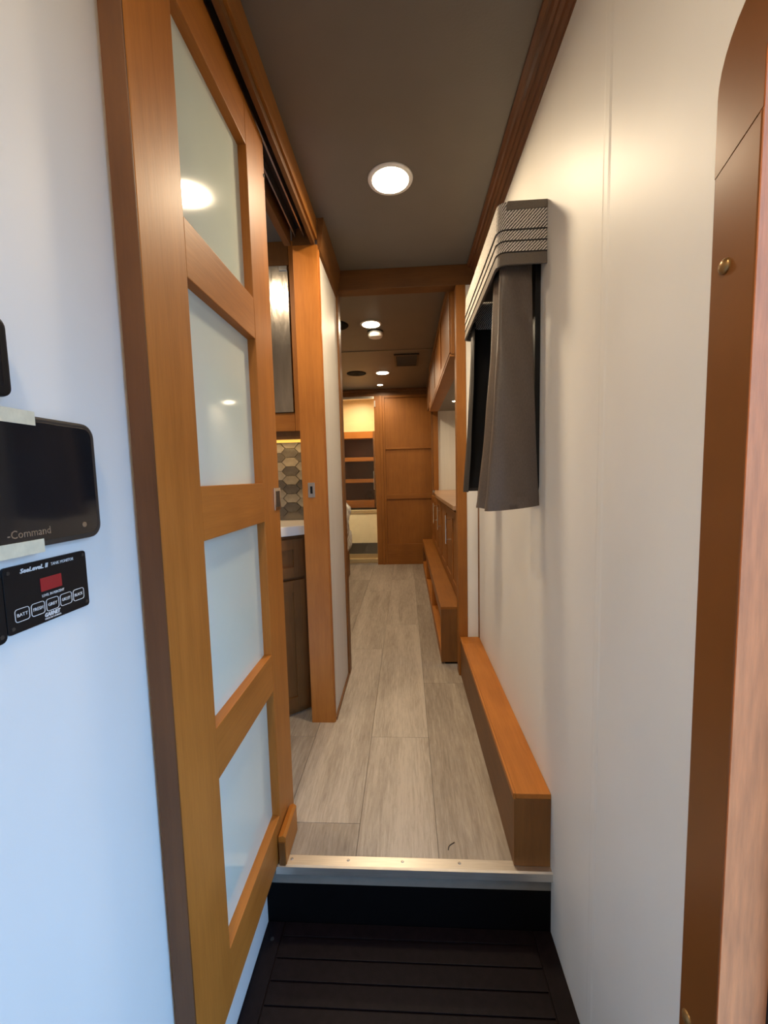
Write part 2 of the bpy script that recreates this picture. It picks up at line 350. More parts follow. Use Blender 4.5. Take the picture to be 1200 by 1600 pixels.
inner = [(yi1, zs + 0.0184)] + arcp(yi1 - 0.03, zi1 - 0.03, 0.03, 0, 90) + arcp(yi0 + 0.03, zi1 - 0.03, 0.03, 90, 180) + [(yi0, zs + 0.0184)]
b = bm_()
rows = [[b.verts.new((x, p[0], p[1])) for p in loop] for loop, x in ((outer, RX - 0.0003), (outer, RX - th), (inner, RX - th), (inner, RX - 0.0003))]
for j in range(4):
    A, B = rows[j], rows[(j + 1) % 4]
    for i in range(len(A) - 1): b.faces.new((A[i], A[i + 1], B[i + 1], B[i]))
b.faces.new([r[0] for r in rows]); b.faces.new([r[-1] for r in rows][::-1])
bmesh.ops.recalc_face_normals(b, faces=b.faces[:])
obj('frame_arch', b, SATIN, d2)
for (py, pz) in ((0.492, 1.273), (0.498, 0.326), (-0.25, 1.273), (-0.25, 0.326)):
    b = bm_(); bmesh.ops.create_uvsphere(b, u_segments=16, v_segments=10, radius=0.0085, matrix=Matrix.Translation((RX - th, py, pz)) @ Matrix.Diagonal((0.6, 1, 1, 1)))
    obj('screw_cap', b, BRASS, d2, smooth=True)
# jamb lining of the opening
for (y0, y1, zz0, zz1) in ((yi1, yi1 + 0.004, Z0, zi1), (yi0 - 0.004, yi0, Z0, zi1), (yi0, yi1, zi1, zi1 + 0.004)):
    box('jamb', JAMBW, d2, RX - th + 0.0006, RX + 0.049, y0 - (0.0015 if y0 == yi1 else 0), y1, zz0, zz1)
sl = thing('entry_door', (0.73, 0.48, -0.177), 'dark open entry door leaf just outside the doorway, at the bottom right edge', 'door')
box('door_leaf', DGREY, sl, RX + 0.05, 1.06, 0.44, 0.475, -0.14, 1.46, 0.004)
box('weather_seal', BLACK, sl, RX + 0.0495, 1.05, 0.4335, 0.44, -0.13, 1.45)
sbox('ground', GROUND, RX + 0.3, 9, -8, 8, -0.85, -0.8, label='unseen ground outside the entry door, kept dark to bounce little daylight')

# header and crown trims
tr = struct('trim_2', (-0.34, 0.5, 1.95), 'wooden header fascia over the sliding door track')
box('fascia', MWY, tr, -0.346, -0.328, -0.5, 1.66, 1.979, CZ, 0.0015)
box('lower_strip', DWY, tr, -0.350, -0.336, -0.5, 1.655, 1.957, 1.9788, 0.001)
box('inner_header', DWY, tr, -0.455, -0.43, 1.05, 1.65, 1.957, CZ)
box('track_box', BLACKF, tr, -0.4295, -0.3465, -0.5, 1.67, 2.02, CZ - 0.001)
box('stop_block', DWY, tr, -0.424, -0.347, 1.651, 1.68, 1.956, 2.02)
tk = thing('door_track', (-0.385, 0.5, 2.0), 'thin metal double rail in the dark slot above the sliding door', 'track')
box('rail', NICKEL, tk, -0.412, -0.407, -0.45, 1.645, 1.985, 2.0195)
box('rail', NICKEL, tk, -0.378, -0.373, -0.45, 1.645, 1.985, 2.0195)
pr = [(RX, 1.998), (RX, CZ), (0.314, CZ), (0.314, 2.052), (0.322, 2.043), (0.328, 2.042), (0.333, 2.034), (0.339, 2.030), (0.341, 2.022), (0.349, 2.017), (0.352, 2.006), (0.359, 2.002), (0.3605, 1.998)]
b = bm_(); prism(b, pr, 'y', -0.5, 2.07); tag(obj('trim_3', b, CROWN), 'dark stained grooved crown moulding along the right of the ceiling', kind='structure')
b = bm_(); prism(b, [(-0.3275, 1.935), (-0.318, 1.94), (-0.312, 1.97), (-0.303, 2.035), (-0.300, CZ), (-0.3275, CZ)], 'y', 1.6605, 2.07)
tag(obj('trim_4', b, DWY), 'short dark crown moulding above the white partition', kind='structure')
# partition beside the doorway
pt = struct('wall_partition', (-0.375, 1.86, 0), 'white partition end between bathroom and lounge')
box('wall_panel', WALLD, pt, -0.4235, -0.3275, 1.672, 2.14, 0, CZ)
box('jamb', WZ, pt, -0.4245, -0.3265, 1.65, 1.672, 0, 1.957, 0.0015)
box('corner_bead', WZ, pt, -0.3275, -0.3225, 1.655, 1.672, 0, 1.94, 0.001)
sp = box('strike_plate', NICKEL, pt, -0.401, -0.373, 1.6482, 1.6505, 0.973, 1.033, 0.0008)
box('strike_slot', BLACK, sp, -0.392, -0.382, 1.6478, 1.6483, 0.988, 1.018)
sbox('baseboard_left', DWY, -0.3275, -0.319, 1.673, 2.068, 0, 0.012, label='thin dark wood strip along the foot of the white partition')
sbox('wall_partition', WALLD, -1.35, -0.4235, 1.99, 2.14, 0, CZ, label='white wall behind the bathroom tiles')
# portal at y = 2.07
po = struct('trim_5', (0, 2.1, 0), 'wooden portal frame of beam and posts across the hallway')
box('beam', DWX, po, -0.3275, 0.364, 2.07, 2.14, 1.965, CZ - 0.0005, 0.002)
box('post', MWZ, po, 0.259, 0.306, 2.07, 2.14, 0, 1.965, 0.002)
box('post', DWZ, po, -0.3275, -0.318, 2.072, 2.14, 0, 1.965, 0.001)
box('infill', WALL, po, 0.306, 0.364, 2.075, 2.14, 0, 1.965)

# ------------------------------------------------------------------ sliding door
FX, BXk = -0.368, -0.402
Y0, Y1, YA, YB = 0.583, 1.163, 0.713, 1.033
sd = tag(bpy.data.objects.new('sliding_door', None), 'tall sliding wooden door with four frosted glass panes on the left', 'door'); C.objects.link(sd); sd.location = ((FX + BXk) / 2, 0.87, 0.008)
DW = WZ
box('edge_strip', EDGEW, sd, BXk, FX, Y0, Y0 + 0.0025, 0.008, 1.966, 0.0008, label='leading end of the stile in darker brown')  # end face of the stile, coloured darker than its front
box('stile', DW, sd, BXk, FX, Y0 + 0.0026, YA, 0.008, 1.966, 0.002)
box('stile', DW, sd, BXk, FX, YB, Y1, 0.008, 1.966, 0.002)
rails = [(0.008, 0.12), (0.481, 0.582), (0.941, 1.041), (1.401, 1.500), (1.855, 1.966)]
for a, c in rails: box('rail', WY, sd, BXk, FX - 0.0004, YA, YB, a, c, 0.0012)
for (a, c) in zip(rails, rails[1:]):
    box('frosted_pane', FROST, sd, -0.3945, -0.3895, YA - 0.002, YB + 0.002, a[1] - 0.002, c[0] + 0.002)
lt = box('latch_plate', CHROME, sd, FX - 0.0005, FX + 0.003, 1.113, 1.1665, 0.963, 1.026, 0.001, label='chrome flush latch plate')
box('latch_recess', DGREY, lt, FX + 0.0028, FX + 0.0034, 1.124, 1.158, 0.972, 1.017, 0.0002)
obj('screw', cyl(bm_(), (FX + 0.0005, 1.157, 1.87), 0.004, 0.002, 'x', 12), BLACK, sd)
gd = thing('door_guide', (-0.345, 1.05, 0), 'small wooden floor guide block at the foot of the sliding door', 'door guide')
b = bm_(); prism(b, [(-0.365, 0.084), (-0.352, 0.088), (-0.345, 0.082), (-0.345, 0.004), (-0.365, 0.004)], 'y', 1.003, 1.113, 0.0012); obj('guide_block', b, WY, gd)
box('guide_plate', DWZ, gd, -0.3635, -0.347, 0.9995, 1.0025, 0.004, 0.070, 0.0005)

# ------------------------------------------------------------------ low boxed ledge on the right
lg = thing('wall_ledge', (0.315, 1.5, 0), 'low orange-brown wooden ledge box along the foot of the right wall', 'ledge')
box('top_board', WY, lg, 0.2725, RX - 0.0005, 1.018, 2.068, 0.196, 0.210, 0.0015)
box('edge_strip', WY, lg, 0.2655, 0.272, 1.018, 2.068, 0.194, 0.2105, 0.001)
box('front_panel', DWY, lg, 0.268, 0.279, 1.03, 2.068, 0.0035, 0.194)
box('end_panel', DWZ, lg, 0.268, RX - 0.0005, 1.018, 1.03, 0.0035, 0.1955, 0.001)

# ------------------------------------------------------------------ window, valance and curtains
wn = struct('window_1', (RX, 1.38, 1.28), 'black window behind the grey curtains')
b = bm_(); ring(b, rrect(1.135, 1.625, 0.99, 1.66, 0.03), rrect(1.16, 1.60, 1.015, 1.635, 0.015), 'x', RX - 0.014, RX - 0.0004); obj('window_frame', b, BLACK, wn)
b = bm_(); prism(b, rrect(1.158, 1.602, 1.013, 1.637, 0.015), 'x', RX - 0.007, RX - 0.0006); obj('pane', b, BLACKG, wn)
va = thing('valance', (0.31, 1.375, 1.57), 'box pelmet in grey tweed with dark piping over the window', 'valance')
def rpath(x_in, x_out, y0, y1, r=0.02, n=6):
    p = [(x_in, y0)]
    p += [(x_out + r - r * math.sin(math.radians(90 * k / n)), y0 + r - r * math.cos(math.radians(90 * k / n))) for k in range(n + 1)]
    p += [(x_out + r - r * math.cos(math.radians(90 * k / n)), y1 - r + r * math.sin(math.radians(90 * k / n))) for k in range(n + 1)]
    p += [(x_in, y1)]; return p
vp = rpath(RX - 0.001, 0.245, 1.09, 1.665)
# travel goes toward -x first, then +y: left side of travel is outside... (offset negative = inside)
def band(z0, z1, o0, o1, mat, nm='tweed_band', lb=None):
    return obj(nm, sweep(bm_(), vp, [(o0, z0), (o0 - 0.006, z0), (o1 - 0.006, z1), (o1, z1)]), mat, va, lb)
band(1.6565, 1.722, 0.004, 0.001, TWEED)
band(1.630, 1.655, 0.0045, 0.002, TWEED)
band(1.6035, 1.6285, 0.005, 0.0025, TWEED)
band(1.572, 1.602, 0.006, 0.003, FABRICD, 'hem_band', 'plain dark grey hem band')
for z in (1.6555, 1.629, 1.6025): obj('piping', sweep(bm_(), vp, [(a + 0.0035, c) for a, c in circ(0.0018, z)]), PIPING, va)
b = bm_(); prism(b, [(RX - 0.001, 1.704), (RX - 0.001, 1.7225), (0.266, 1.7225), (0.262, 1.702)], 'y', 1.0855, 1.0885); obj('top_band', b, FABRICD, va, 'plain dark grey band at the top of the end')
box('top_board', FABRICD, va, 0.256, RX - 0.001, 1.1, 1.655, 1.712, 1.7215)
def spline(pts, n):
    out = []; P_ = [Vector(p) for p in pts]; m_ = len(P_) - 1
    for k in range(n + 1):
        t = k / n * m_; i = min(int(t), m_ - 1); u = t - i
        p0 = P_[max(i - 1, 0)]; p1 = P_[i]; p2 = P_[i + 1]; p3 = P_[min(i + 2, m_)]
        out.append(0.5 * ((2 * p1) + (-p0 + p2) * u + (2 * p0 - 5 * p1 + 4 * p2 - p3) * u * u + (-p0 + 3 * p1 - 3 * p2 + p3) * u ** 3))
    return out
def sheet(top, bot, ztop, zbot, nu=60, nv=40, flare=1.5, off=0.0, wob=0.0015):
    T, B = spline(top, nu), spline(bot, nu); b = bm_(); g = []
    def nrm(L, i):
        d = (L[min(i + 1, nu)] - L[max(i - 1, 0)]).normalized(); return Vector((-d.y, d.x))
    for v in range(nv + 1):
        s = v / nv; row = []
        for u in range(nu + 1):
            f = s ** flare; p = T[u] * (1 - f) + B[u] * f + (nrm(T, u) * (1 - f) + nrm(B, u) * f) * off
            p = p + nrm(T, u) * wob * math.sin(u * 0.37 + s * 9) * math.sin(s * 7 + u * 0.11)
            zb = zbot(u / nu); row.append(b.verts.new((p.x, p.y, ztop + (zb - ztop) * s)))
        g.append(row)
    for v in range(nv):
        for u in range(nu): b.faces.new((g[v][u], g[v + 1][u], g[v + 1][u + 1], g[v][u + 1]))
    bmesh.ops.recalc_face_normals(b, faces=b.faces[:])
    return b
def curtain(label, top, bot, zb, side, zt=1.60, FABRIC=FABRIC):
    r = thing('curtain', (top[0][0], top[0][1], 0.96), label, 'curtain', 'curtains under the tweed pelmet')
    a = obj('curtain_panel', sheet(top, bot, zt, zb), FABRIC, r, smooth=True)
    md = a.modifiers.new('t', 'SOLIDIFY'); md.thickness = 0.0012; md.offset = 0
    l = obj('lining', sheet(top, bot, zt, lambda u: zb(u) + 0.012, off=-0.0028 * side), BLACKF, r, 'black blackout lining', smooth=True)
    # stitched hem, slightly proud of the panel
    T2 = [tuple(Vector(t) * (1 - 0.93 ** 1.5) + Vector(t) * 0) for t in top]
    f = 0.93 ** 1.5
    hb = [tuple(Vector(t) * (1 - f) + Vector(q) * f) for t, q in zip(top, bot)]
    h = obj('hem', sheet(hb, bot, zt + (zb(0.5) - zt) * 0.945, lambda u: zb(u) - 0.0005, nv=4, flare=1.0, off=0.0016 * side, wob=0.0), FABRIC, r, smooth=True)
    return r
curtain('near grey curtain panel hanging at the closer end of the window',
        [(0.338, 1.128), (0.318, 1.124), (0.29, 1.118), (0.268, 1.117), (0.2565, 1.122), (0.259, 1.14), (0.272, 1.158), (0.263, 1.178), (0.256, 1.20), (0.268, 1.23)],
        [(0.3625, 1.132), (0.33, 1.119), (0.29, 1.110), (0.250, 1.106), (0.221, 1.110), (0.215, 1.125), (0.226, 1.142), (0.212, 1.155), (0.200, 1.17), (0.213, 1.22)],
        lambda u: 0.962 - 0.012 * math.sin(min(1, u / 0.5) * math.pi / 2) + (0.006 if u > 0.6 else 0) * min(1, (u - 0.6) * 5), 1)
curtain('far grey curtain panel, its shade painted in, hanging at the deeper end of the window',
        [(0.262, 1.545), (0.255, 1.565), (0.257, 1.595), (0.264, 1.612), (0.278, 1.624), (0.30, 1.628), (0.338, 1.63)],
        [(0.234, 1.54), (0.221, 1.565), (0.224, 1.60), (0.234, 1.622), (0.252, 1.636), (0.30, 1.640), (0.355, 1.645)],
        lambda u: 0.985, 1, FABRIC=FABRIC_SHADE)

# ------------------------------------------------------------------ control panels on the left wall
cs = thing('control_screen', (LX, 0.39, 0.98), 'large black touchscreen controller taped to the left wall', 'screen')
b = bm_(); prism(b, rrect(0.270, 0.503, 0.9835, 1.124, 0.017, 8), 'x', LX + 0.0005, LX + 0.013, 0.003); obj('housing', b, DGREY, cs)
b = bm_(); prism(b, rrect(0.276, 0.496, 0.990, 1.118, 0.012, 8), 'x', LX + 0.0125, LX + 0.0142, 0.0006); obj('screen_glass', b, BLACKG, cs)
obj('home_button', cyl(bm_(), (LX + 0.0144, 0.474, 1.001), 0.0032, 0.0006, 'x', 16), NICKEL, cs)
text('-Command', 'lettering', 0.377, 1.0005, 0.0085, NICKEL, cs, LX + 0.0143, width=0.049)
for nm, (a0, a1, c0, c1) in (('upper', (0.35, 0.4195, 1.1135, 1.128)), ('lower', (0.33, 0.4165, 0.978, 0.9925))):
    tp = box('masking_tape', TAPE, None, LX + 0.0143 if nm == 'upper' else LX + 0.0143, LX + 0.0149, a0, a1, c0, c1)
    tag(tp, 'strip of cream masking tape on the %s edge of the black screen' % ('top' if nm == 'upper' else 'bottom'), 'tape')
tm = thing('tank_monitor', (LX, 0.43, 0.897), 'black tank level monitor plate with small red display window', 'monitor')
y0, y1, z0, z1 = 0.378, 0.4845, 0.8975, 0.9675; XF = LX + 0.0032
b = bm_(); prism(b, rrect(y0, y1, z0, z1, 0.004, 4), 'x', LX + 0.0004, XF, 0.0006); obj('face_plate', b, BLACK, tm)
box('display_window', REDW, tm, XF - 0.0002, XF + 0.0005, 0.4185, 0.446, 0.9325, 0.9475)
text('SeeLeveL II', 'lettering', 0.3965, 0.9605, 0.0048, PAINT, tm, XF + 0.0002, width=0.034, shear=0.25, bold=0.0002)
text('TANK MONITOR', 'lettering', 0.434, 0.9605, 0.0036, PAINT, tm, XF + 0.0002, width=0.031, shear=0.15)
text('LEVEL IN PERCENT', 'lettering', 0.4195, 0.9275, 0.0030, PAINT, tm, XF + 0.0002, width=0.029)
text('GARNET', 'lettering', 0.4205, 0.9050, 0.0044, PAINT, tm, XF + 0.0002, width=0.0205, shear=0.25, bold=0.0002)
text('MADE IN CANADA', 'lettering', 0.4205, 0.9008, 0.0020, PAINT, tm, XF + 0.0002, width=0.021)
for k, s in enumerate(('BATT', 'FRESH', 'GREY', 'GALLEY', 'BLACK')):
    a = 0.3865 + k * 0.0184
    b = bm_(); ring(b, rrect(a, a + 0.0166, 0.9085, 0.9225, 0.003, 4), rrect(a + 0.0006, a + 0.016, 0.9091, 0.9219, 0.0024, 4), 'x', XF, XF + 0.0004)
    bt = obj('button_outline', b, PAINT, tm)
    text(s, 'lettering', a + 0.0025, 0.9155, 0.0036, PAINT, bt, XF + 0.0002, width=0.0118)
for py, pz in ((0.3835, 0.9615), (0.4795, 0.9625), (0.3835, 0.9035), (0.4795, 0.9035)):
    obj('screw', cyl(bm_(), (XF + 0.0004, py, pz), 0.0019, 0.001, 'x', 10), DGREY, tm)
ap = thing('switch_panel', (LX, 0.33, 0.89), 'second black wall plate cut off by the left edge beside the tank monitor', 'panel')
b = bm_(); prism(b, rrect(0.27, 0.3765, 0.893, 0.962, 0.006, 5), 'x', LX + 0.0004, LX + 0.0042, 0.0008); obj('face_plate', b, BLACK, ap)
for pz in (0.900, 0.955): obj('screw', cyl(bm_(), (LX + 0.0045, 0.3705, pz), 0.0022, 0.001, 'x', 12), DGREY, ap)
tp = thing('wall_thermostat', (LX, 0.36, 1.13), 'black rounded wall device cut off by the left edge above the touchscreen', 'thermostat')
b = bm_(); prism(b, rrect(0.29, 0.3985, 1.138, 1.216, 0.010, 6), 'x', LX + 0.0004, LX + 0.014, 0.003); obj('housing', b, BLACK, tp)
b = bm_(); prism(b, rrect(0.30, 0.390, 1.146, 1.208, 0.006, 6), 'x', LX + 0.0135, LX + 0.0146, 0.0004); obj('display', b, BLACKG, tp)

# ------------------------------------------------------------------ lamps
def downlight(x, y, z, r, power, label, recess=True):
    t = thing('ceiling_light', (x, y, z), label, 'ceiling light')
    obj('trim_ring', lathe(bm_(), [(r * 0.80, -0.006), (r * 0.97, -0.005), (r, -0.0005), (r * 0.80, -0.0005), (r * 0.80, -0.006)], (x, y, z)), WHITEP, t, smooth=True)
    obj('lens', cyl(bm_(), (x, y, z - 0.0045), r * 0.795, 0.005), LENS, t)
    ld = bpy.data.lights.new('lamp', 'AREA'); ld.shape = 'DISK'; ld.size = r * 1.5; ld.energy = power; ld.color = WARM; ld.spread = math.radians(165)
    lo = bpy.data.objects.new('lamp', ld); C.objects.link(lo); lo.parent = t; lo.location = (0, 0, -0.009)
    return t
downlight(-0.032, 1.478, CZ, 0.0775, 9.0, 'nearest and largest round ceiling light in the hallway')
downlight(-0.20, -0.05, CZ, 0.0775, 6.0, 'round entry ceiling light above the dark step, outside the photo')
downlight(-0.210, 2.780, CZ, 0.072, 6.5, 'round ceiling light just past the wooden beam, beside the smoke detector')
downlight(-0.206, 4.050, CZ, 0.072, 6.0, 'round ceiling light beyond the ceiling seam, left of the vent')
downlight(-0.262, 4.560, CZ, 0.036, 3.5, 'smallest round ceiling light, right in front of the far wooden wall')
downlight(-0.67, 1.30, CZ, 0.06, 4.0, 'round bathroom ceiling light mirrored in the textured cabinet glass')
downlight(-0.58, 4.885, CZ, 0.04, 9.0, 'small ceiling light inside the far lit closet')
sm = thing('smoke_detector', (-0.192, 2.93, CZ), 'white round smoke detector beside the second ceiling light', 'smoke detector')
obj('base', lathe(bm_(), [(0.0, -0.008), (0.056, -0.008), (0.056, 0.0), (0.0, 0.0)], (-0.192, 2.93, CZ)), DGREY, sm)
obj('cover', lathe(bm_(), [(0.0, -0.042), (0.030, -0.042), (0.046, -0.038), (0.052, -0.026), (0.053, -0.0085), (0.0, -0.0085)], (-0.192, 2.93, CZ)), WHITEP, sm, smooth=True)
def speaker(x, y, label):
    t = thing('ceiling_speaker', (x, y, CZ), label, 'speaker', 'round ceiling speakers')
    obj('rim', lathe(bm_(), [(0.074, -0.005), (0.092, -0.004), (0.095, -0.0005), (0.074, -0.0005), (0.074, -0.005)], (x, y, CZ)), RUBBER, t, smooth=True)
    obj('grille', cyl(bm_(), (x, y, CZ - 0.003), 0.074, 0.004), RUBBER, t)
    obj('centre_cap', cyl(bm_(), (x, y, CZ - 0.006), 0.02, 0.003, r2=0.024), RUBBER, t)
speaker(-0.455, 2.78, 'dark round ceiling speaker half hidden by the white partition')
speaker(-0.46, 4.05, 'dark round ceiling speaker level with the third ceiling light')
vt = thing('air_vent', (0.03, 3.65, CZ), 'dark rectangular air vent with louvres in the far ceiling', 'vent')
b = bm_(); 
for q in ((-0.078, 0.131, 3.47, 3.49), (-0.078, 0.131, 3.805, 3.825), (-0.078, -0.062, 3.49, 3.805), (0.115, 0.131, 3.49, 3.805)): bx(b, q[0], q[1], q[2], q[3], CZ - 0.012, CZ - 0.0005)
obj('frame', b, DGREY, vt)
box('backing', BLACK, vt, -0.062, 0.115, 3.49, 3.805, CZ - 0.003, CZ - 0.0005)
for k in range(9):
    yk = 3.50 + k * 0.034; b = bm_(); prism(b, [(yk, CZ - 0.004), (yk + 0.004, CZ - 0.0035), (yk + 0.02, CZ - 0.0115), (yk + 0.016, CZ - 0.012)], 'x', -0.062, 0.115); obj('louvre', b, DGREY, vt)

# ------------------------------------------------------------------ right side of the lounge
pl = thing('low_plinth', (0.24, 3.4, 0), 'long low wooden step bench with open front niche below the cabinets', 'bench')
box('top_board', MWY, pl, 0.178, 0.30, 2.2, 4.62, 0.313, 0.327, 0.0015)
box('end_panel', DWZ, pl, 0.178, 0.30, 2.2, 2.216, 0.012, 0.3125, 0.001)
box('end_panel', DWZ, pl, 0.178, 0.30, 4.604, 4.62, 0.012, 0.3125, 0.001)
box('bottom_board', WY, pl, 0.178, 0.30, 2.216, 4.604, 0.012, 0.075, 0.001)
box('face_rail', MWY, pl, 0.178, 0.192, 2.216, 4.604, 0.262, 0.3125)
box('divider', WZ, pl, 0.179, 0.29, 3.0, 3.04, 0.0755, 0.2615); box('divider', WZ, pl, 0.179, 0.29, 3.8, 3.84, 0.0755, 0.2615)
box('back_panel', DWY, pl, 0.29, 0.30, 2.217, 4.603, 0.0755, 0.3125)
box('toe_base', RUBBER, pl, 0.20, 0.298, 2.206, 4.6, 0.0, 0.0118)
bc = thing('base_cabinet', (0.6, 3.4, 0), 'row of wooden base cabinet doors with bar handles under the counter', 'cabinet')
box('carcass', DWZ, bc, 0.302, 0.90, 2.2, 4.6, 0.0, 0.86)
ds = [(2.205, 2.57), (2.58, 2.955), (2.965, 3.345), (3.355, 3.735), (3.745, 4.125), (4.135, 4.55)]
hs = [None, 2.625, 3.305, None, 3.785, None]
for (a, c), hy in zip(ds, hs):
    d = box('door', MWZ, bc, 0.287, 0.301, a, c, 0.345, 0.835, 0.001)
    for q in ((a, a + 0.05, 0.345, 0.835), (c - 0.05, c, 0.345, 0.835), (a + 0.051, c - 0.051, 0.785, 0.835), (a + 0.051, c - 0.051, 0.345, 0.40)):
        box('door_frame', MWZ, d, 0.281, 0.2868, q[0] + 0.0005, q[1] - 0.0005, q[2] + 0.0005, q[3] - 0.0005, 0.001)
    if hy:
        b = bm_(); cyl(b, (0.252, hy, 0.70), 0.005, 0.185, 'z', 12); cyl(b, (0.2665, hy, 0.765), 0.0035, 0.029, 'x', 10); cyl(b, (0.2665, hy, 0.635), 0.0035, 0.029, 'x', 10)
        obj('handle', b, CHROME, d, 'chrome bar handle', smooth=False)
cb_ = bm_(); prism(cb_, [(0.25, 2.19), (0.90, 2.19), (0.90, 4.599), (0.325, 4.599), (0.30, 4.3), (0.262, 3.7), (0.25, 3.3)], 'z', 0.8605, 0.885, 0.002)
ct = obj('countertop', cb_, LAMIN); tag(ct, 'light brown wooden countertop over the base cabinets', 'countertop')
uc = thing('upper_cabinet', (0.28, 3.0, 1.66), 'long wooden overhead cabinet hung below the ceiling on the right', 'cabinet')
box('carcass', DWZ, uc, 0.247, 0.318, 2.15, 3.92, 1.664, CZ - 0.001)
box('end_panel', MWZ, uc, 0.243, 0.318, 2.142, 2.1495, 1.658, CZ - 0.001, 0.001)
box('bottom_rail', MWY, uc, 0.235, 0.318, 2.142, 3.92, 1.650, 1.6635, 0.001)
for a, c in ((2.155, 2.72), (2.73, 3.30), (3.31, 3.915)):
    d = box('door', MWZ, uc, 0.2405, 0.2465, a, c, 1.672, CZ - 0.012)
    for q in ((a, a + 0.05, 1.672, CZ - 0.012), (c - 0.05, c, 1.672, CZ - 0.012), (a + 0.051, c - 0.051, 1.672, 1.715), (a + 0.051, c - 0.051, CZ - 0.055, CZ - 0.012)):
        box('door_frame', MWZ, d, 0.235, 0.2403, q[0] + 0.0005, q[1] - 0.0005, q[2], q[3], 0.0008)
# slide-out recess
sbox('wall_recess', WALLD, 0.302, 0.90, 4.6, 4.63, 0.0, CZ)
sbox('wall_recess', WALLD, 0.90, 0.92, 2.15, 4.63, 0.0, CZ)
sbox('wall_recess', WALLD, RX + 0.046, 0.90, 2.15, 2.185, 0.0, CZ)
tag(box('recess_ceiling', CEIL, None, 0.3185, 0.90, 2.19, 4.6, 1.757, 1.78, label='grey lowered ceiling of the recess'), None, kind='structure')
sbox('trim_7', DWY, 0.25, 0.3175, 3.93, 4.585, 1.757, CZ - 0.001)
pc = struct('trim_6', (0.34, 4.6, 0.9), 'wooden post at the far end of the counter')
box('post_strip', DWZ, pc, 0.29, 0.3115, 4.585, 4.599, 0.8855, 1.756)
box('post', MWZ, pc, 0.312, 0.366, 4.575, 4.599, 0.8855, 1.756, 0.001)
downlight(0.482, 3.99, 1.757, 0.030, 1.5, 'small round puck light under the recess ceiling above the counter')
downlight(0.79, 3.64, 1.757, 0.030, 1.5, 'small round puck light hidden deep in the recess')

# ------------------------------------------------------------------ far wall
FY = 4.80
fw_ = struct('wall_far', (0, FY, 0), 'far wooden wall with recessed panels')
box('header', DWY, fw_, -1.35, 0.302, FY, FY + 0.03, 1.985, CZ)
box('cornice', DWY, fw_, -1.35, 0.302, FY - 0.02, FY, 2.035, CZ - 0.001, 0.002)
box('backing', DWZ, fw_, -0.339, 0.302, FY + 0.041, FY + 0.055, 0, CZ)
box('post', MWZ, fw_, -0.352, -0.292, FY, FY + 0.04, 0.0, 1.985, 0.001)
box('post', MWZ, fw_, -0.291, -0.258, FY - 0.012, FY + 0.03, 0.0, 1.985, 0.002)
box('stile', MWZ, fw_, -0.257, -0.232, FY, FY + 0.03, 0.0, 1.985, 0.001)
box('rail', MWX, fw_, -0.231, 0.302, FY, FY + 0.03, 1.960, 1.985)
for a, c in ((1.385, 1.958), (0.84, 1.368), (0.245, 0.785)):
    box('recessed_panel', MWZ, fw_, -0.231, 0.302, FY + 0.014, FY + 0.028, a, c)
for a, c in ((1.367, 1.386), (0.784, 0.841), (0.0, 0.2455)):
    box('rail', MWX, fw_, -0.231, 0.302, FY, FY + 0.03, a, c, 0.0015)
box('filler', DWZ, fw_, 0.302, 0.92, FY - 0.17, FY + 0.03, 0, CZ)
# lit closet behind a glass door
gdoor = struct('door_3', (-0.56, FY + 0.01, 0), 'clear glass door with chrome head rail on the far wall')
box('glass_pane', GLASS, gdoor, -0.80, -0.362, FY + 0.015, FY + 0.021, 0.03, 1.955)
box('head_rail', ALU, gdoor, -0.82, -0.355, FY + 0.002, FY + 0.03, 1.956, 1.984, 0.002, label='chrome head rail')
box('sill_rail', CHROME, gdoor, -0.80, -0.353, FY + 0.004, FY + 0.03, 0.001, 0.018, 0.001)
box('hinge_block', NICKEL, gdoor, -0.352, -0.335, FY - 0.012, FY, 1.86, 1.93, 0.001)
b = bm_(); cyl(b, (-0.372, FY - 0.018, 1.01), 0.005, 0.22, 'z', 12); cyl(b, (-0.372, FY - 0.001, 1.09), 0.0035, 0.033, 'y', 8); cyl(b, (-0.372, FY - 0.001, 0.93), 0.0035, 0.033, 'y', 8)
obj('handle', b, CHROME, gdoor, 'thin vertical chrome handle')
kw = struct('wall_closet', (-0.6, 5.2, 0), 'cream lined closet interior')
box('back_wall', CREAM, kw, -1.30, -0.34, 5.30, 5.33, 0, CZ)
box('side_wall', CREAM, kw, -0.357, -0.3395, FY + 0.041, 5.30, 0, CZ)
box('side_wall', CREAM, kw, -1.30, -1.28, FY + 0.041, 5.30, 0, CZ)
sh = thing('shelf_unit', (-0.8, 5.2, 0.6), 'dark wooden open shelves inside the far lit closet', 'shelves')
def shz(z): return 1.05 + (z - 1.05) * 1.0
box('back_panel', SHELFW, sh, -1.27, -0.40, 5.275, 5.29, 0.66, 1.56)
box('side_panel', DWZ, sh, -0.399, -0.3575, 5.12, 5.29, 0.66, 1.62)
for a, c in ((1.535, 1.618), (1.250, 1.300), (0.982, 1.028), (0.667, 0.757)):
    box('shelf', WX, sh, -1.27, -0.3995, 5.12 if a > 0.7 else 5.10, 5.274, a, c, 0.001)
lb_ = bm_(); prism(lb_, [(4.90, 0.25), (5.095, 0.64), (5.295, 0.64), (5.295, 0.25)], 'x', -1.27, -0.3575, 0.002)  # front sloped to catch the lamp above
lp = obj('closet_ledge', lb_, CREAM_LIT); tag(lp, 'cream bench front, light painted into its colour, below the dark shelves in the closet', 'bench')
box('lip', CREAM, lp, -1.27, -0.3575, 5.062, 5.070, 0.60, 0.635)
gs = box('closet_step', GREYB, None, -1.27, -0.3575, 4.90, 5.295, 0.001, 0.249, 0.002); tag(gs, 'grey step face near the floor inside the closet', 'step')
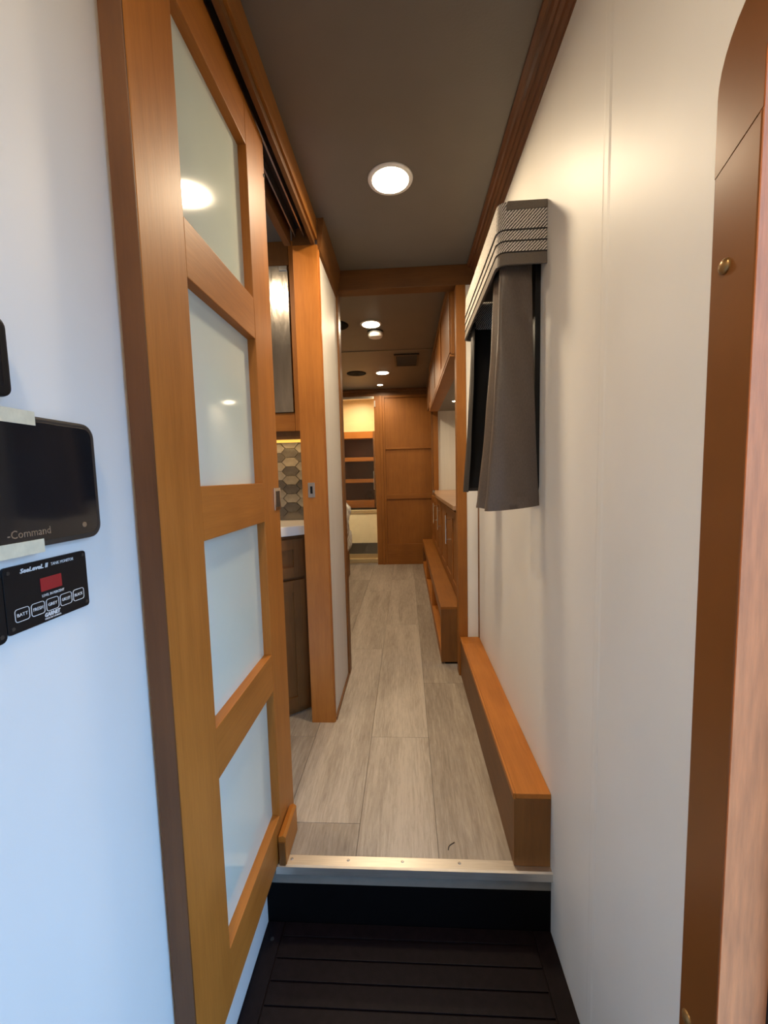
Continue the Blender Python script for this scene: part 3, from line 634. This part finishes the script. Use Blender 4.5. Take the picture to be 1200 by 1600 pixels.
gb = box('drip_tray', CREAM, None, -1.27, -0.3575, FY + 0.05, 4.897, 0.001, 0.06, 0.004); tag(gb, 'pale base tray at the bottom of the closet behind the glass', 'tray')
box('tray_back', CREAM, gb, -1.27, -0.3575, 4.888, 4.897, 0.0605, 0.115)

# sofa with cushion peeking past the partition
sf = thing('sofa', (-0.95, 3.3, 0), 'sofa base hidden behind the white partition, under the patterned cushion', 'sofa')
box('base', DWY, sf, -1.30, -0.62, 2.9, 4.3, 0.0, 0.30, 0.01)
box('seat', QUILT, sf, -1.30, -0.585, 2.88, 4.3, 0.302, 0.50, 0.04)
b = bm_(); bx(b, -0.66, -0.462, 3.02, 3.42, 0.50, 0.855)
bmesh.ops.subdivide_edges(b, edges=b.edges[:], cuts=7, use_grid_fill=True)
cx, cy, cz = -0.561, 3.22, 0.677
for v in b.verts:
    dx, dy, dz = (v.co.x - cx) / 0.099, (v.co.y - cy) / 0.2, (v.co.z - cz) / 0.177
    k = 1 - 0.62 * max(abs(dy), abs(dz)) ** 3
    nx = dx * k
    v.co.x = cx + nx * 0.099 + 0.02 * dz - 0.012 * math.sin(dy * 3 + dz * 4) * (1 if abs(dx) > .9 else 0.3)
    v.co.y = cy + dy * 0.2 * (1 - 0.10 * dz * dz); v.co.z = cz + dz * 0.177 * (1 - 0.08 * dy * dy)
cu = obj('cushion', b, QUILT, smooth=True); tag(cu, 'beige patterned cushion peeking out beside the white partition', 'cushion')

# ------------------------------------------------------------------ bathroom glimpse
mc = thing('mirror_cabinet', (-0.6, 1.9, 1.24), 'wooden wall cabinet with textured mirror door in the bathroom', 'cabinet')
box('carcass', DWZ, mc, -1.05, -0.426, 1.812, 1.985, 1.265, CZ - 0.001)
box('stile', WZ, mc, -0.482, -0.426, 1.80, 1.8115, 1.262, CZ - 0.001, 0.001)
box('bottom_rail', WX, mc, -1.05, -0.483, 1.80, 1.8115, 1.262, 1.340, 0.001)
box('top_rail', DWZ, mc, -1.05, -0.483, 1.80, 1.8115, 1.962, CZ - 0.001, 0.001)
box('light_rail', DWY, mc, -1.05, -0.426, 1.815, 1.835, 1.228, 1.2645, 0.001)
md_ = box('mirror_door', REED, mc, -0.80, -0.486, 1.792, 1.7965, 1.343, 1.957, 0.0008, label='rain-textured mirrored door')
bx_ = box('hinge', CHROME, md_, -0.522, -0.487, 1.786, 1.7915, 1.935, 1.953, 0.001)
ls = box('led_strip', LED, None, -0.95, -0.43, 1.838, 1.852, 1.216, 1.2275); tag(ls, 'amber light strip under the bathroom wall cabinet', 'light strip')
ll = bpy.data.lights.new('lamp', 'AREA'); ll.shape = 'RECTANGLE'; ll.size = 0.5; ll.size_y = 0.012; ll.energy = 0.5; ll.color = (1.0, 0.62, 0.25)
lo = bpy.data.objects.new('lamp', ll); C.objects.link(lo); lo.parent = ls; lo.location = (0, 0.03, -0.004); lo.rotation_euler = (math.radians(25), 0, 0)
# backsplash of elongated hexagon tiles
bs = struct('wall_tiles', (-0.7, 1.985, 0.85), 'stone hexagon tile backsplash')
box('grout_bed', GROUT, bs, -0.95, -0.4245, 1.981, 1.9895, 0.848, 1.264)
tw, thh, pw, pitch = 0.084, 0.0442, 0.066, 0.0442
for ci in range(-5, 3):
    cxp = -0.562 + ci * pw
    for rj in range(-5, 8):
        czp = 1.0 + rj * pitch + (pitch / 2 if ci % 2 else 0)
        if czp - 0.02 < 0.85 or czp + 0.02 > 1.262 or cxp + tw / 2 > -0.40 or cxp - tw / 2 < -0.95: continue
        g = 0.0014; hw, hh, pt_ = tw / 2 - g, thh / 2 - g, 0.019
        hexa = [(cxp - hw, czp), (cxp - hw + pt_, czp - hh), (cxp + hw - pt_, czp - hh), (min(cxp + hw, -0.4255), czp), (cxp + hw - pt_, czp + hh), (cxp - hw + pt_, czp + hh)]
        b = bm_(); prism(b, hexa, 'y', 1.976 - random.random() * 0.0012, 1.981)
        dark = (rj % 2 == 0) if ci % 2 == 0 else (rj % 3 == 0)
        obj('tile', b, TILED if dark else TILEL, bs)
# angled vanity
O = Vector((-0.452, 1.757)); U = Vector((0.788, 0.616)).normalized(); Nn = Vector((-U.y, U.x))   # Nn points into the cabinet
def vb(bm, s0, s1, n0, n1, z0, z1, bev=0.0):
    pts = [O + U * s0 + Nn * n0, O + U * s1 + Nn * n0, O + U * s1 + Nn * n1, O + U * s0 + Nn * n1]
    return prism(bm, [(p.x, p.y) for p in pts], 'z', z0, z1, bev)
vn = thing('vanity_cabinet', (-0.75, 1.8, 0), 'dark wooden vanity cabinet with angled front seen past the sliding door', 'cabinet')
A = O + U * (-0.50) + Nn * 0.012; B = O + U * 0.0 + Nn * 0.012
b = bm_(); prism(b, [(A.x, A.y), (B.x, B.y), (-0.425, B.y + 0.02), (-0.425, 1.98), (-1.10, 1.98), (-1.10, A.y)], 'z', 0.0, 0.805)
obj('carcass', b, DWZ, vn)
def shaker(s0, s1, z0, z1, fr, name):
    d = obj(name, vb(bm_(), s0, s1, 0.004, 0.0115, z0, z1), DWZ, vn)
    for q in ((s0, s0 + fr, z0, z1), (s1 - fr, s1, z0, z1)): obj('door_frame', vb(bm_(), q[0], q[1], -0.006, 0.0038, q[2], q[3]), DWZ, d)
    for q in ((s0 + fr + .0005, s1 - fr - .0005, z0, z0 + fr), (s0 + fr + .0005, s1 - fr - .0005, z1 - fr, z1)): obj('door_frame', vb(bm_(), q[0], q[1], -0.006, 0.0038, q[2], q[3]), DWZ, d)
shaker(-0.42, -0.012, 0.622, 0.790, 0.045, 'drawer'); shaker(-0.42, -0.012, 0.03, 0.608, 0.052, 'door')
vc = bm_(); A2 = O + U * (-0.52) - Nn * 0.02; B2 = O + U * 0.036 - Nn * 0.02
prism(vc, [(A2.x, A2.y), (-0.4255, B2.y), (-0.4255, 1.975), (-1.12, 1.975), (-1.12, A2.y)], 'z', 0.806, 0.847, 0.003)
tag(obj('washbasin_counter', vc, QUARTZ), 'white solid vanity countertop in the bathroom below the hexagon tiles', 'countertop')

# crumb on the floor
b = bm_(); pts = [(0.098, 1.062), (0.101, 1.073), (0.108, 1.080), (0.118, 1.086)]
sp_ = spline(pts, 10); sweep(b, [(p.x, p.y) for p in sp_], circ(0.0011, 0.0013, 6))
tag(obj('floor_fibre', b, PIPING), 'tiny dark curled fibre lying on the near floor planks', 'debris')
